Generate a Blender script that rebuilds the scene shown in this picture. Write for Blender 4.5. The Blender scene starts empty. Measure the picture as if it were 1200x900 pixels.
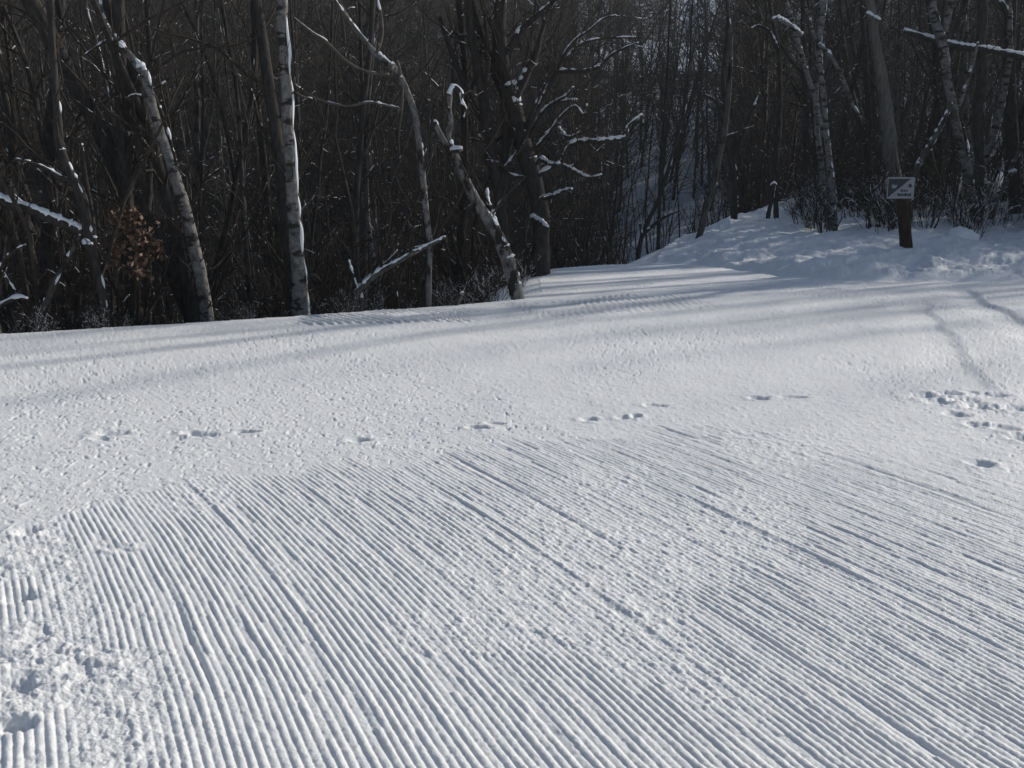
import bpy, math
import numpy as np
from mathutils import Vector

R = math.radians
SC = bpy.context.scene
COL = SC.collection
rng = np.random.default_rng(7)

# ------------------------------------------------------------------ camera
CAM_H, PITCH, FPX = 1.65, R(11.8), 1200.0
cam_d = bpy.data.cameras.new('camera'); cam = bpy.data.objects.new('camera', cam_d); COL.objects.link(cam)
cam.location = (0, 0, CAM_H); cam.rotation_euler = (R(90) - PITCH, 0, 0)
cam_d.sensor_width = 36; cam_d.lens = 36; cam_d.clip_end = 2000; cam_d.clip_start = 0.05
SC.camera = cam

def at(u, v, Y):
    """world point seen at photo pixel (u, v) standing Y metres ahead"""
    X = (u - 600) / FPX; W = (450 - v) / FPX
    d = np.array([X, math.cos(PITCH) + W * math.sin(PITCH), -math.sin(PITCH) + W * math.cos(PITCH)])
    return np.array([0, 0, CAM_H]) + d * (Y / d[1])

def on_flat(u, v):
    X = (u - 600) / FPX; W = (450 - v) / FPX
    d = np.array([X, math.cos(PITCH) + W * math.sin(PITCH), -math.sin(PITCH) + W * math.cos(PITCH)])
    p = d * (CAM_H / -d[2]); return p[0], p[1]

# ------------------------------------------------------------------ light
SUN_AZ, SUN_EL = R(58), R(27)
world = bpy.data.worlds.new('World'); SC.world = world; world.use_nodes = True
wn = world.node_tree; bg = wn.nodes['Background']
sky = wn.nodes.new('ShaderNodeTexSky'); sky.sky_type = 'NISHITA'; sky.sun_disc = False
sky.sun_elevation = SUN_EL; sky.sun_rotation = SUN_AZ; sky.air_density = 1.0; sky.dust_density = 0.5; sky.ozone_density = 2.2
wn.links.new(sky.outputs[0], bg.inputs[0]); bg.inputs[1].default_value = 0.068
sd = bpy.data.lights.new('sun', 'SUN'); so = bpy.data.objects.new('sun', sd); COL.objects.link(so)
sd.energy = 4.3; sd.angle = R(0.9); sd.color = (1.0, 0.945, 0.855)
S_DIR = Vector((math.sin(SUN_AZ) * math.cos(SUN_EL), math.cos(SUN_AZ) * math.cos(SUN_EL), math.sin(SUN_EL)))
so.rotation_euler = S_DIR.to_track_quat('Z', 'Y').to_euler(); so.location = (20, 10, 30)
vs = SC.view_settings; vs.view_transform = 'Standard'; vs.look = 'None'; vs.gamma = 1; vs.use_curve_mapping = False
vs.exposure = 0.22

# ------------------------------------------------------------------ noise
def _h(ix, iy, seed):
    n = (ix.astype(np.int64) * 374761393 + iy.astype(np.int64) * 668265263 + seed * 974711) & 0xFFFFFFFF
    n = ((n ^ (n >> 13)) * 1274126177) & 0xFFFFFFFF
    n = ((n ^ (n >> 15)) * 2246822519) & 0xFFFFFFFF
    return ((n ^ (n >> 16)) & 0xFFFF).astype(np.float32) / 65535.0

def vnoise(x, y, seed=0):
    ix = np.floor(x); iy = np.floor(y); fx = x - ix; fy = y - iy
    ix = ix.astype(np.int64); iy = iy.astype(np.int64)
    ux = fx * fx * (3 - 2 * fx); uy = fy * fy * (3 - 2 * fy)
    a = _h(ix, iy, seed); b = _h(ix + 1, iy, seed); c = _h(ix, iy + 1, seed); d = _h(ix + 1, iy + 1, seed)
    return (a * (1 - ux) + b * ux) * (1 - uy) + (c * (1 - ux) + d * ux) * uy

def fbm(x, y, seed=0, octv=3):
    s = 0; a = 0.5; t = 0
    for k in range(octv):
        s = s + a * vnoise(x, y, seed + 17 * k); t += a
        x, y = 0.8 * x * 2.03 + 0.6 * y * 2.03, -0.6 * x * 2.03 + 0.8 * y * 2.03; a *= 0.5
    return s / t

def sstep(e0, e1, x):
    t = np.clip((x - e0) / (e1 - e0), 0, 1); return t * t * (3 - 2 * t)

# ------------------------------------------------------------------ ground shape
EDGE = np.array([(-400, -60), (-60, -6), (-14, 7.4), (-5.25, 10.38), (-2.44, 11.65), (-1.06, 12.55), (0.05, 13.25), (0.40, 14.1),
                 (0.42, 16.0), (0.85, 17.75), (1.6, 18.25), (2.6, 18.6), (2.95, 20.2), (3.9, 23.5), (6.2, 28), (9.8, 34), (15, 46), (24, 70), (60, 160), (150, 420)], float)
VALLEY = np.vstack([EDGE, [(-400, 420)]])
TOE = np.array([(2.0, 18.9), (2.75, 18.65), (3.5, 17.9), (3.95, 16.9), (4.3, 16.1), (4.9, 15.62), (5.7, 15.38), (6.8, 15.32), (8.2, 15.42), (12, 15.6), (20, 15.0), (60, 12), (400, -10)], float)

def seg_dist(x, y, poly):
    best = np.full(x.shape, 1e9)
    for (ax, ay), (bx, by) in zip(poly[:-1], poly[1:]):
        dx, dy = bx - ax, by - ay
        t = np.clip(((x - ax) * dx + (y - ay) * dy) / (dx * dx + dy * dy), 0, 1)
        best = np.minimum(best, (x - ax - t * dx) ** 2 + (y - ay - t * dy) ** 2)
    return np.sqrt(best)

def in_poly(x, y, poly):
    c = np.zeros(x.shape, bool); n = len(poly)
    for i in range(n):
        ax, ay = poly[i]; bx, by = poly[(i + 1) % n]
        if ay == by: continue
        m = ((ay > y) != (by > y)) & (x < (bx - ax) * (y - ay) / (by - ay) + ax)
        c ^= m
    return c

BANKPOLY = np.vstack([TOE, [(400, 420), (150, 420), (60, 160), (24, 70), (15, 46), (9.8, 34), (6.2, 28), (3.9, 23.5), (2.95, 20.2), (2.6, 18.6)]])

def zones(x, y):
    s = seg_dist(x, y, EDGE) * np.where(in_poly(x, y, VALLEY), 1, -1)
    t = seg_dist(x, y, TOE) * np.where(in_poly(x, y, BANKPOLY), 1, -1)
    return s, t

def hill(x, y):
    r = np.hypot(x * 0.8, y)
    n = (fbm(x / 30, y / 30, 5, 3) - 0.5) * 5
    return -6.5 + n * sstep(30, 80, r) + 0.30 * np.maximum(0, r - 42) - 0.0001 * np.maximum(0, r - 42) ** 2

def H(x, y):
    """the large shape: trail, drop beyond its edge, snow bank, far hillside"""
    s, t = zones(x, y)
    z = (fbm(x / 3.5, y / 3.5, 11, 2) - 0.5) * 0.05
    sp = np.maximum(s + 0.15, 0)
    drop = np.where(sp < 0.9, 0.30 * sp ** 2, 0.243 + 0.54 * (sp - 0.9))
    zl = z - drop + (fbm(x / 1.2, y / 1.2, 3, 3) - 0.5) * 0.35 * sstep(0.4, 2, s)
    hl = hill(x, y)
    k = 1.2
    zv = np.where(s > 2, np.logaddexp(zl / k, hl / k) * k, zl)
    tb = np.maximum(t, 0)
    fade = sstep(0.0, 1.15, -s)
    lump = (fbm(x / 1.1, y / 1.1, 23, 3) - 0.5) * 0.36 + (fbm(x / 0.33, y / 0.33, 29, 2) - 0.5) * 0.07
    tw = np.maximum(tb + (fbm(x / .7, y / .7, 37, 3) - .5) * .9 * sstep(0, .5, tb), 0)
    hb = 0.22 * (1 - np.exp(-tw / (0.45 + .5 * fbm(x / 1.6, y / 1.6, 39, 2)))) + 0.040 * tb + .022 * np.clip(tb - 3.5, 0, 6) + 0.12 * np.exp(-((x - 4.2) / 1.5) ** 2) * sstep(.8, 3, tb) + lump * .75 * sstep(0.0, 0.9, tb) * (1 - 0.4 * sstep(5, 12, tb))
    zb = z + hb * (0.25 + 0.75 * fade) * np.where(t > 0, 1, 0)
    zb = np.where(t > 14, np.logaddexp(zb / k, hl / k) * k, zb)
    return np.where(s > 0, zv, zb)

def ground_z(x, y):
    return float(H(np.array([float(x)]), np.array([float(y)]))[0])

# groomed corduroy: long gentle arcs about one far centre
CX, CY = -22.0, -7.0
bnd = np.array([on_flat(u, v) for u, v in [(-60, 650), (0, 628), (130, 590), (270, 560), (400, 543), (530, 524), (640, 513), (760, 502), (870, 494), (1010, 486), (1200, 474)]])
bnd = np.vstack([[(-12, 3.2)], bnd, [(12, 8.4)]])
SEAMS = [(23.30, 1.0), (23.69, .7), (24.20, .55), (24.81, .75), (25.17, .9), (25.52, .5), (25.87, 1.0), (26.22, .8), (26.66, .6), (27.1, .8), (27.6, .5)]
GOUGES = [(132, 507, 30, 9), (238, 508, 30, 7), (118, 513, 22, 5), (225, 507, 20, 5), (285, 504, 30, 4), (420, 513, 22, 7), (560, 499, 28, 5), (580, 494, 22, 4),
          (690, 490, 18, 6), (735, 489, 22, 5), (745, 487, 12, 6), (770, 475, 26, 4), (890, 468, 20, 5), (930, 467, 26, 4),
          (1085, 465, 34, 8), (1110, 462, 22, 8), (1130, 470, 30, 9), (1150, 478, 30, 8), (1100, 472, 24, 8), (1165, 463, 26, 6), (1175, 503, 26, 9), (1145, 500, 22, 7), (1195, 515, 20, 10), (1120, 487, 24, 7),
          (1190, 480, 30, 8), (1140, 460, 20, 6), (1150, 545, 22, 9), (32, 622, 24, 12), (10, 806, 60, 30), (20, 700, 40, 16), (18, 850, 40, 20), (-20, 770, 60, 24)]

def micro(x, y, s, t):
    """snow surface relief on the trail: corduroy, clods, gouges, tracks"""
    z = np.zeros_like(x)
    yb = np.interp(x, bnd[:, 0], bnd[:, 1])
    edge_n = (fbm(x * 3.0, y * 3.0, 41, 3) - 0.5) * 0.9
    cord = sstep(-0.12, 0.16, yb - y + edge_n * np.clip(y / 5, .4, 1.6))
    cord = cord * (1 - 0.9 * sstep(2.1, 3.0, x * .8 + (y - 4.9) * .75 + edge_n))
    wob = (fbm(x * 1.3, y * 1.3, 43, 2) - 0.5) * 0.018
    r = np.hypot(x - CX, y - CY) + wob; along = np.arctan2(y - CY, x - CX) * 25.0
    r2 = r; al2 = along
    per = 0.0288
    rid = np.floor(r2 / per)
    ph = (r2 / per - rid)
    prof = np.sin(np.pi * np.clip(ph * 1.04 - .02, 0, 1)) ** 0.8
    brk = fbm(rid * 5.17 + 0.5, al2 * 4.5, 47, 2)
    stp = _h((np.floor(al2 * 3.2 + _h(rid.astype(np.int64), rid.astype(np.int64) * 0, 5) * 9)).astype(np.int64), rid.astype(np.int64), 6)
    amp = 0.62 + 0.45 * sstep(0.30, 0.62, brk) + .35 * stp - .45 * (stp < .05)
    patch = fbm(x * 1.1 + 3, y * 0.8, 53, 3)
    broken = sstep(0.52, 0.68, patch) * 0.62
    gap = np.exp(-((r - 22.96) / 0.085) ** 2)
    lowl = sstep(0.46, 0.56, fbm(x * 2.2 + 9, y * 2.2, 57, 3) + 0.16 * sstep(3.4, 2.7, y) * sstep(-0.5, -1.0, x))
    lowl = lowl * sstep(-0.98, -1.25, x + 0.36 * (y - 3))
    broken = np.maximum(np.maximum(broken, gap), lowl)
    z += cord * (prof * 0.0058 * amp + (stp - .5) * .0022) * (1 - 0.72 * broken)
    for s0, a in SEAMS:
        cut = sstep(0.38, 0.58, fbm(al2 * 1.3, np.full_like(x, s0 * 3.1), 61, 2))
        z += cord * a * (-0.0060 * np.exp(-((r - s0) / 0.015) ** 2) + 0.004 * np.exp(-((r - s0 - 0.034) / 0.016) ** 2)) * (0.2 + 0.8 * cut)
    # clods and crumbs
    c1 = fbm(x * 26, y * 26, 67, 2); c2 = fbm(x * 62, y * 62, 71, 2)
    clod = sstep(0.50, 0.85, c1) * 0.006 + (c1 - 0.5) * 0.004 + (c2 - 0.5) * 0.006 + (vnoise(x * 125, y * 125, 73) - 0.5) * 0.0045
    rough = cord * (0.36 + 0.62 * broken) + (1 - cord) * 0.40
    z += clod * rough
    z += np.maximum(gap * 0.5, lowl) * cord * ((fbm(x * 11, y * 11, 73, 3) - 0.5) * 0.030)
    # grains scattered over the smooth snow further out
    c3 = vnoise(x * 30, y * 20, 79); c4 = vnoise(x * 19 + 5, y * 11, 83)
    far = (1 - cord)
    calm = .35 + 1.0 * sstep(.38, .66, fbm(x * .9 + 7, y * .6, 91, 3))
    z += far * calm * (sstep(0.80, 0.97, c3) * 0.004 + sstep(0.93, 0.995, c4) * 0.006 - sstep(0.80, 0.95, vnoise(x * 48, y * 30, 89)) * 0.007)
    z += far * (fbm(x * 2.5, y * 2.5, 97, 3) - 0.5) * 0.014
    for u, v, w, hh in GOUGES:
        gx, gy = on_flat(u, v); d = math.hypot(gx, gy)
        sx = w / 1200 * d * 0.5; sy = max(hh / 1200 * d * d / 1.65 * 0.35, 0.02)
        q = (x - gx) ** 2 / sx ** 2 + (y - gy + 0.12 * (x - gx)) ** 2 / sy ** 2
        near = q < 9
        if near.any():
            z[near] += -0.024 * np.exp(-(q[near] * (.6 + 1.2 * c1[near])) ** 1.5) + 0.006 * np.exp(-(np.sqrt(q[near]) - 1.6) ** 2 * 3) * (0.4 + c1[near])
    # cleat marks of the groomer where it turned by the left edge
    for (u0, v0, u1, v1, wid, per2, dep) in [(345, 377, 560, 371, .6, .11, .045), (600, 364, 830, 352, 1.2, .11, .045), (700, 352, 760, 346, .6, .10, .04), (430, 366, 570, 362, .4, .11, .035)]:
        a = np.array(on_flat(u0, v0)); b = np.array(on_flat(u1, v1)); L = np.linalg.norm(b - a); e = (b - a) / L
        ul = (x - a[0]) * e[0] + (y - a[1]) * e[1]; vl = -(x - a[0]) * e[1] + (y - a[1]) * e[0]
        m = sstep(-.1, .2, ul) * sstep(L + .1, L - .2, ul) * sstep(wid * .5 + .06, wid * .5 - .04, np.abs(vl + (fbm(x * 2, y * 2, 101, 2) - .5) * .3))
        z += m * (np.sin(2 * np.pi * (ul + vl * .5) / per2) * 0.5) * dep * sstep(.3, .55, fbm(x * 1.7, y * 1.2, 103, 2) + .12)
    # two old ski tracks running in from the right
    for (u0, v0, u1, v1, w) in [(1125, 338, 1290, 430, .085), (1078, 352, 1160, 470, .10)]:
        a = np.array(on_flat(u0, v0)); b = np.array(on_flat(u1, v1)); L = np.linalg.norm(b - a); e = (b - a) / L
        ul = (x - a[0]) * e[0] + (y - a[1]) * e[1]; vl = -(x - a[0]) * e[1] + (y - a[1]) * e[0]
        z += -(.042 if w < .09 else .024) * sstep(-5.5 * w, 0, vl + (fbm(x, y, 107, 2) - .5) * .25) * sstep(1.3 * w, 0, vl + (fbm(x, y, 107, 2) - .5) * .25) * sstep(-.2, .6, ul) * sstep(L + .3, L - .8, ul)
    fade = sstep(0.25, -0.1, s) * sstep(0.15, -0.15, t)
    return z * fade

# ------------------------------------------------------------------ mesh helpers
def mesh_np(name, V, F4=None, F3=None, smooth=True):
    me = bpy.data.meshes.new(name)
    V = np.asarray(V, np.float32)
    n4 = 0 if F4 is None else len(F4); n3 = 0 if F3 is None else len(F3)
    me.vertices.add(len(V)); me.vertices.foreach_set('co', V.ravel())
    loops = []
    if n4: loops.append(np.asarray(F4, np.int32).ravel())
    if n3: loops.append(np.asarray(F3, np.int32).ravel())
    lv = np.concatenate(loops)
    me.loops.add(len(lv)); me.loops.foreach_set('vertex_index', lv)
    st = np.concatenate([np.arange(n4) * 4, n4 * 4 + np.arange(n3) * 3]).astype(np.int32)
    me.polygons.add(n4 + n3); me.polygons.foreach_set('loop_start', st)
    me.polygons.foreach_set('use_smooth', np.full(n4 + n3, smooth, bool))
    me.update(calc_edges=True)
    return me

def tag(o, label=None, cat=None, group=None, kind=None):
    if label: o['label'] = label
    if cat: o['category'] = cat
    if group: o['group'] = group
    if kind: o['kind'] = kind
    return o

def link(name, me, mat=None, parent=None):
    o = bpy.data.objects.new(name, me); COL.objects.link(o)
    if mat is not None: me.materials.append(mat)
    if parent is not None: o.parent = parent
    return o

def empty(name, loc):
    o = bpy.data.objects.new(name, None); COL.objects.link(o); o.location = loc; o.empty_display_size = .3
    return o

class Buf:
    """collects tubes, blobs and leaves for one mesh"""
    def __init__(s): s.V = []; s.Q = []; s.T = []; s.n = 0
    def tube(s, P, rad, sides=5, cap=True):
        P = np.asarray(P, float); n = len(P); rad = np.broadcast_to(np.asarray(rad, float), (n,))
        tan = np.gradient(P, axis=0); tan /= (np.linalg.norm(tan, axis=1, keepdims=True) + 1e-9)
        m = tan.mean(0); ref = np.array([1., 0, 0]) if abs(m[0]) < 0.6 * np.linalg.norm(m) + 1e-6 else np.array([0, 1., 0])
        a = np.cross(tan, ref); a /= (np.linalg.norm(a, axis=1, keepdims=True) + 1e-9); b = np.cross(tan, a)
        th = np.arange(sides) / sides * 2 * np.pi
        ring = P[:, None, :] + rad[:, None, None] * (a[:, None, :] * np.cos(th)[None, :, None] + b[:, None, :] * np.sin(th)[None, :, None])
        s.V.append(ring.reshape(-1, 3)); base = s.n
        i = np.arange(n - 1)[:, None] * sides; j = np.arange(sides)[None, :]; j2 = (j + 1) % sides
        s.Q.append(np.stack([base + i + j, base + i + j2, base + i + sides + j2, base + i + sides + j], -1).reshape(-1, 4))
        s.n += n * sides
        if cap:
            s.V.append(P[[0, -1]]); c0, c1 = s.n, s.n + 1; s.n += 2
            jj = np.arange(sides); k2 = (jj + 1) % sides
            s.T.append(np.stack([np.full(sides, c0), base + k2, base + jj], -1))
            e = base + (n - 1) * sides
            s.T.append(np.stack([np.full(sides, c1), e + jj, e + k2], -1))
    def raw(s, V, Q=None, T=None):
        s.V.append(np.asarray(V, float))
        if Q is not None: s.Q.append(np.asarray(Q) + s.n)
        if T is not None: s.T.append(np.asarray(T) + s.n)
        s.n += len(V)
    def blob(s, c, r, seed=0, flat=.7):
        V, Tt = ICO; d = 1 + 0.35 * (vnoise(V[:, 0] * 2 + seed * 3.1, V[:, 1] * 2 + V[:, 2] * 1.7 + seed, seed) - .5)
        s.raw(np.asarray(c) + V * d[:, None] * np.asarray(r) * np.array([1, 1, flat]), T=Tt)
    def mesh(s, name, smooth=True):
        V = np.vstack(s.V) if s.V else np.zeros((0, 3))
        return mesh_np(name, V, np.vstack(s.Q) if s.Q else None, np.vstack(s.T) if s.T else None, smooth)

def _ico(sub=2):
    import bmesh
    bm = bmesh.new(); bmesh.ops.create_icosphere(bm, subdivisions=sub, radius=1)
    V = np.array([v.co[:] for v in bm.verts]); bm.verts.index_update()
    T = np.array([[v.index for v in f.verts] for f in bm.faces]); bm.free(); return V, T
ICO = _ico(2)

# ------------------------------------------------------------------ materials
def mat(name, rough=.8, spec=.2):
    m = bpy.data.materials.new(name); m.use_nodes = True
    b = m.node_tree.nodes['Principled BSDF']; b.inputs['Roughness'].default_value = rough
    b.inputs['Specular IOR Level'].default_value = spec
    return m, m.node_tree, b

def node(nt, typ, **kw):
    n = nt.nodes.new(typ)
    for k, v in kw.items():
        if k in n.inputs.keys() if hasattr(n.inputs, 'keys') else False: n.inputs[k].default_value = v
        else: setattr(n, k, v)
    return n

def ramp(nt, fac, stops):
    r = nt.nodes.new('ShaderNodeValToRGB'); cr = r.color_ramp
    while len(cr.elements) < len(stops): cr.elements.new(.5)
    for e, (p, c) in zip(cr.elements, stops): e.position = p; e.color = (*c, 1) if len(c) == 3 else c
    nt.links.new(fac, r.inputs[0]); return r.outputs[0]

def snow_material(name, col, bscale, bdist, bstr, sss=0):
    m, nt, b = mat(name, .55, .25)
    if sss: b.inputs['Subsurface Weight'].default_value = sss; b.inputs['Subsurface Radius'].default_value = (1, .9, .8); b.inputs['Subsurface Scale'].default_value = .012
    tc = node(nt, 'ShaderNodeTexCoord')
    n1 = node(nt, 'ShaderNodeTexNoise'); n1.inputs['Scale'].default_value = 1.3; n1.inputs['Detail'].default_value = 4
    nt.links.new(tc.outputs['Object'], n1.inputs['Vector'])
    c = ramp(nt, n1.outputs[0], [(.3, tuple(x * .96 for x in col)), (.7, col)])
    nt.links.new(c, b.inputs['Base Color'])
    n2 = node(nt, 'ShaderNodeTexNoise'); n2.inputs['Scale'].default_value = bscale; n2.inputs['Detail'].default_value = 5; n2.inputs['Roughness'].default_value = .7
    nt.links.new(tc.outputs['Object'], n2.inputs['Vector'])
    bp = node(nt, 'ShaderNodeBump'); bp.inputs['Strength'].default_value = bstr; bp.inputs['Distance'].default_value = bdist
    nt.links.new(n2.outputs[0], bp.inputs['Height']); nt.links.new(bp.outputs[0], b.inputs['Normal'])
    return m

M = {}
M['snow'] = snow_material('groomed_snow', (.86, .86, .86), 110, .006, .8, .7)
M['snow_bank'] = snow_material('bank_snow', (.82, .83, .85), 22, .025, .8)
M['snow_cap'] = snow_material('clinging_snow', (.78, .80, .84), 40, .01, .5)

def hill_material():
    m, nt, b = mat('hillside_ground', .9, .1)
    tc = node(nt, 'ShaderNodeTexCoord'); at_ = node(nt, 'ShaderNodeAttribute', attribute_name='snow_shade_mix')
    n1 = node(nt, 'ShaderNodeTexNoise'); n1.inputs['Scale'].default_value = .9; n1.inputs['Detail'].default_value = 7; n1.inputs['Roughness'].default_value = .7
    nt.links.new(tc.outputs['Object'], n1.inputs['Vector'])
    n2 = node(nt, 'ShaderNodeTexNoise'); n2.inputs['Scale'].default_value = 6; n2.inputs['Detail'].default_value = 5
    nt.links.new(tc.outputs['Object'], n2.inputs['Vector'])
    lit = ramp(nt, n2.outputs[0], [(.3, (.012, .011, .010)), (.55, (.03, .024, .019)), (.75, (.055, .043, .032))])  # dark floor tone carries the wood's shade where the ground would be snow
    ad = node(nt, 'ShaderNodeMath', operation='ADD'); nt.links.new(n1.outputs[0], ad.inputs[0]); nt.links.new(at_.outputs['Fac'], ad.inputs[1])
    f = ramp(nt, ad.outputs[0], [(.72, (0, 0, 0)), (.86, (1, 1, 1))])
    mx = node(nt, 'ShaderNodeMix', data_type='RGBA'); nt.links.new(f, mx.inputs[0]); nt.links.new(lit, mx.inputs[6]); mx.inputs[7].default_value = (.72, .76, .82, 1)
    nt.links.new(mx.outputs[2], b.inputs['Base Color'])
    return m
M['hill'] = hill_material()

def bark_material(name, dark, light, scale=(9, 9, 2.2), bump=.02, bands=None, bsc=(3.0, 3.0, 15), cut=.56):
    m, nt, b = mat(name, .9, .15)
    tc = node(nt, 'ShaderNodeTexCoord'); mp = node(nt, 'ShaderNodeMapping'); mp.inputs['Scale'].default_value = scale
    nt.links.new(tc.outputs['Object'], mp.inputs['Vector'])
    n1 = node(nt, 'ShaderNodeTexNoise'); n1.inputs['Scale'].default_value = 2.5; n1.inputs['Detail'].default_value = 6; n1.inputs['Roughness'].default_value = .65
    nt.links.new(mp.outputs[0], n1.inputs['Vector'])
    c = ramp(nt, n1.outputs[0], [(.32, dark), (.68, light)])
    if bands:
        mp2 = node(nt, 'ShaderNodeMapping'); mp2.inputs['Scale'].default_value = bsc
        nt.links.new(tc.outputs['Object'], mp2.inputs['Vector'])
        n2 = node(nt, 'ShaderNodeTexNoise'); n2.inputs['Scale'].default_value = 1.0; n2.inputs['Detail'].default_value = 3; n2.inputs['Roughness'].default_value = .6
        nt.links.new(mp2.outputs[0], n2.inputs['Vector'])
        f = ramp(nt, n2.outputs[0], [(cut, (0, 0, 0)), (cut + .07, (1, 1, 1))])
        n3 = node(nt, 'ShaderNodeTexNoise'); n3.inputs['Scale'].default_value = 1.7; n3.inputs['Detail'].default_value = 4
        nt.links.new(tc.outputs['Object'], n3.inputs['Vector'])
        f3 = ramp(nt, n3.outputs[0], [(.56, (0, 0, 0)), (.66, (.8, .8, .8))])
        mm = node(nt, 'ShaderNodeMath', operation='MAXIMUM'); nt.links.new(f, mm.inputs[0]); nt.links.new(f3, mm.inputs[1])
        mx = node(nt, 'ShaderNodeMix', data_type='RGBA'); nt.links.new(mm.outputs[0], mx.inputs[0]); nt.links.new(c, mx.inputs[6]); mx.inputs[7].default_value = (*bands, 1)
        c = mx.outputs[2]
    nt.links.new(c, b.inputs['Base Color'])
    bp = node(nt, 'ShaderNodeBump'); bp.inputs['Strength'].default_value = .7; bp.inputs['Distance'].default_value = bump
    nt.links.new(n1.outputs[0], bp.inputs['Height']); nt.links.new(bp.outputs[0], b.inputs['Normal'])
    return m
M['bark_dark'] = bark_material('dark_furrowed_bark', (.020, .018, .017), (.066, .060, .055))
M['bark_grey'] = bark_material('grey_bark', (.035, .032, .030), (.125, .115, .105), (9, 9, 2.2), .02, (.022, .020, .019), (5, 5, 2.5), .56)
M['bark_birch'] = bark_material('birch_bark', (.07, .067, .064), (.24, .23, .22), (6, 6, 5), .012, (.032, .028, .026), (4.5, 4.5, 11), .52)
M['bark_pale'] = bark_material('pale_weathered_bark', (.075, .07, .066), (.25, .24, .23), (8, 8, 3), .02, (.028, .025, .023), (5, 5, 3.5), .50)
M['bark_mid'] = bark_material('smooth_grey_brown_bark', (.065, .060, .055), (.16, .15, .135), (7, 7, 1.6), .012)
M['twig'] = bark_material('twig_bark', (.028, .023, .019), (.070, .058, .048), (4, 4, 4), .002)
M['twig_pale'] = bark_material('pale_twig_bark', (.05, .044, .038), (.13, .115, .10), (4, 4, 4), .002)
M['post'] = bark_material('weathered_post_wood', (.012, .009, .007), (.045, .032, .024), (14, 14, 1.5), .01)

def leaf_material():
    m, nt, b = mat('dry_brown_leaf', .8, .2)
    oi = node(nt, 'ShaderNodeNewGeometry')
    c = ramp(nt, oi.outputs['Random Per Island'], [(0, (.07, .042, .028)), (.5, (.14, .085, .056)), (1, (.30, .20, .15))])
    nt.links.new(c, b.inputs['Base Color']); return m
M['leaf'] = leaf_material()

def plain(name, col, rough=.5, nz=.12):
    m, nt, b = mat(name, rough, .3)
    tc = node(nt, 'ShaderNodeTexCoord'); n1 = node(nt, 'ShaderNodeTexNoise'); n1.inputs['Scale'].default_value = 14; n1.inputs['Detail'].default_value = 5
    nt.links.new(tc.outputs['Object'], n1.inputs['Vector'])
    c = ramp(nt, n1.outputs[0], [(.3, tuple(x * (1 - nz) for x in col)), (.7, tuple(min(1, x * (1 + nz)) for x in col))])
    nt.links.new(c, b.inputs['Base Color']); return m
M['sign_white'] = plain('sign_white_paint', (.25, .265, .29))
M['sign_dark'] = plain('sign_dark_paint', (.022, .027, .036), .5, .2)
M['sign_back'] = plain('sign_bare_board', (.16, .13, .10), .8, .3)

# ------------------------------------------------------------------ ground sheet
def build_ground():
    rs = [0.02, .3, .7, 1.1, 1.5, 1.8]; r = 2.05
    while r < 31:
        px = (.62 if r < 8.5 else 1.0) / 1024; rs.append(r); r += min(max(px * (CAM_H ** 2 + r * r) / CAM_H, .003), .065)
    while r < 430: rs.append(r); r *= 1.03
    rs = np.array(rs)
    half = math.atan(.70); n = int(1.4 / (1.05 / 1024))
    a1 = np.arctan(np.linspace(-.70, .70, n))
    side = np.linspace(half, 2 * np.pi - half, 90)[1:-1]
    ang = np.concatenate([a1, side]); nc = len(ang)
    A, RR = np.meshgrid(ang, rs)
    x = (RR * np.sin(A)).ravel(); y = (RR * np.cos(A)).ravel()
    s, t = zones(x, y)
    z = H(x, y)
    inner = (RR.ravel() < 31) & (s < .4) & (t < .3)
    z[inner] += micro(x[inner], y[inner], s[inner], t[inner])
    bk = (RR.ravel() < 34) & (t > -.1) & (s < 1)
    lum = fbm(x[bk] * 9, y[bk] * 9, 111, 3) - .5
    z[bk] += sstep(0, .3, t[bk]) * (lum * .07 + (fbm(x[bk] * 2.2 + y[bk] * .8, y[bk] * 4.2, 113, 3) - .5) * .14 + .05)
    V = np.stack([x, y, z], 1)
    nr = len(rs)
    i = np.arange(nr - 1)[:, None] * nc; j = np.arange(nc)[None, :]; j2 = (j + 1) % nc
    Q = np.stack([i + j, i + nc + j, i + nc + j2, i + j2], -1).reshape(-1, 4)
    Q = Q[:, ::-1]
    c0 = Q[:, 0]
    sc, tc_ = s[c0], t[c0]
    rr = np.hypot(x[c0], y[c0])
    m_bank = (sc <= .35) & (tc_ > 0) & (rr < 60)
    m_hill = ((sc > .35) | ((tc_ > 0) & (rr >= 60)))
    m_trail = ~(m_bank | m_hill)
    snowf = np.zeros(len(V), np.float32)
    az = np.degrees(np.arctan2(x, y)); rad = np.hypot(x, y)
    gapw = sstep(1.0, 4.5, az) * sstep(15.5, 12.5, az)
    snowf = 0.22 + gapw * .26 * sstep(95, 65, rad) + .03 * sstep(80, 110, rad)
    snowf = np.where(in_clear(x, y), .9, snowf)
    snowf = np.maximum(snowf, .6 * sstep(1.2, .5, s) * sstep(-1.0, 0.2, x) * (s < 2))
    snowf = np.where((t > 0) & (s < 0), .35, snowf)
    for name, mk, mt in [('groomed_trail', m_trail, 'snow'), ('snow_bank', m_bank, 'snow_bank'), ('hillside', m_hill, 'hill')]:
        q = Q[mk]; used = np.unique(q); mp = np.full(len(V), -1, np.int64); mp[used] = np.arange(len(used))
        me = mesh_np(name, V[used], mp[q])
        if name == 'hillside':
            at_ = me.attributes.new('snow_shade_mix', 'FLOAT', 'POINT'); at_.data.foreach_set('value', snowf[used].astype(np.float32))
        tag(link(name, me, M[mt]), kind='structure')

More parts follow.
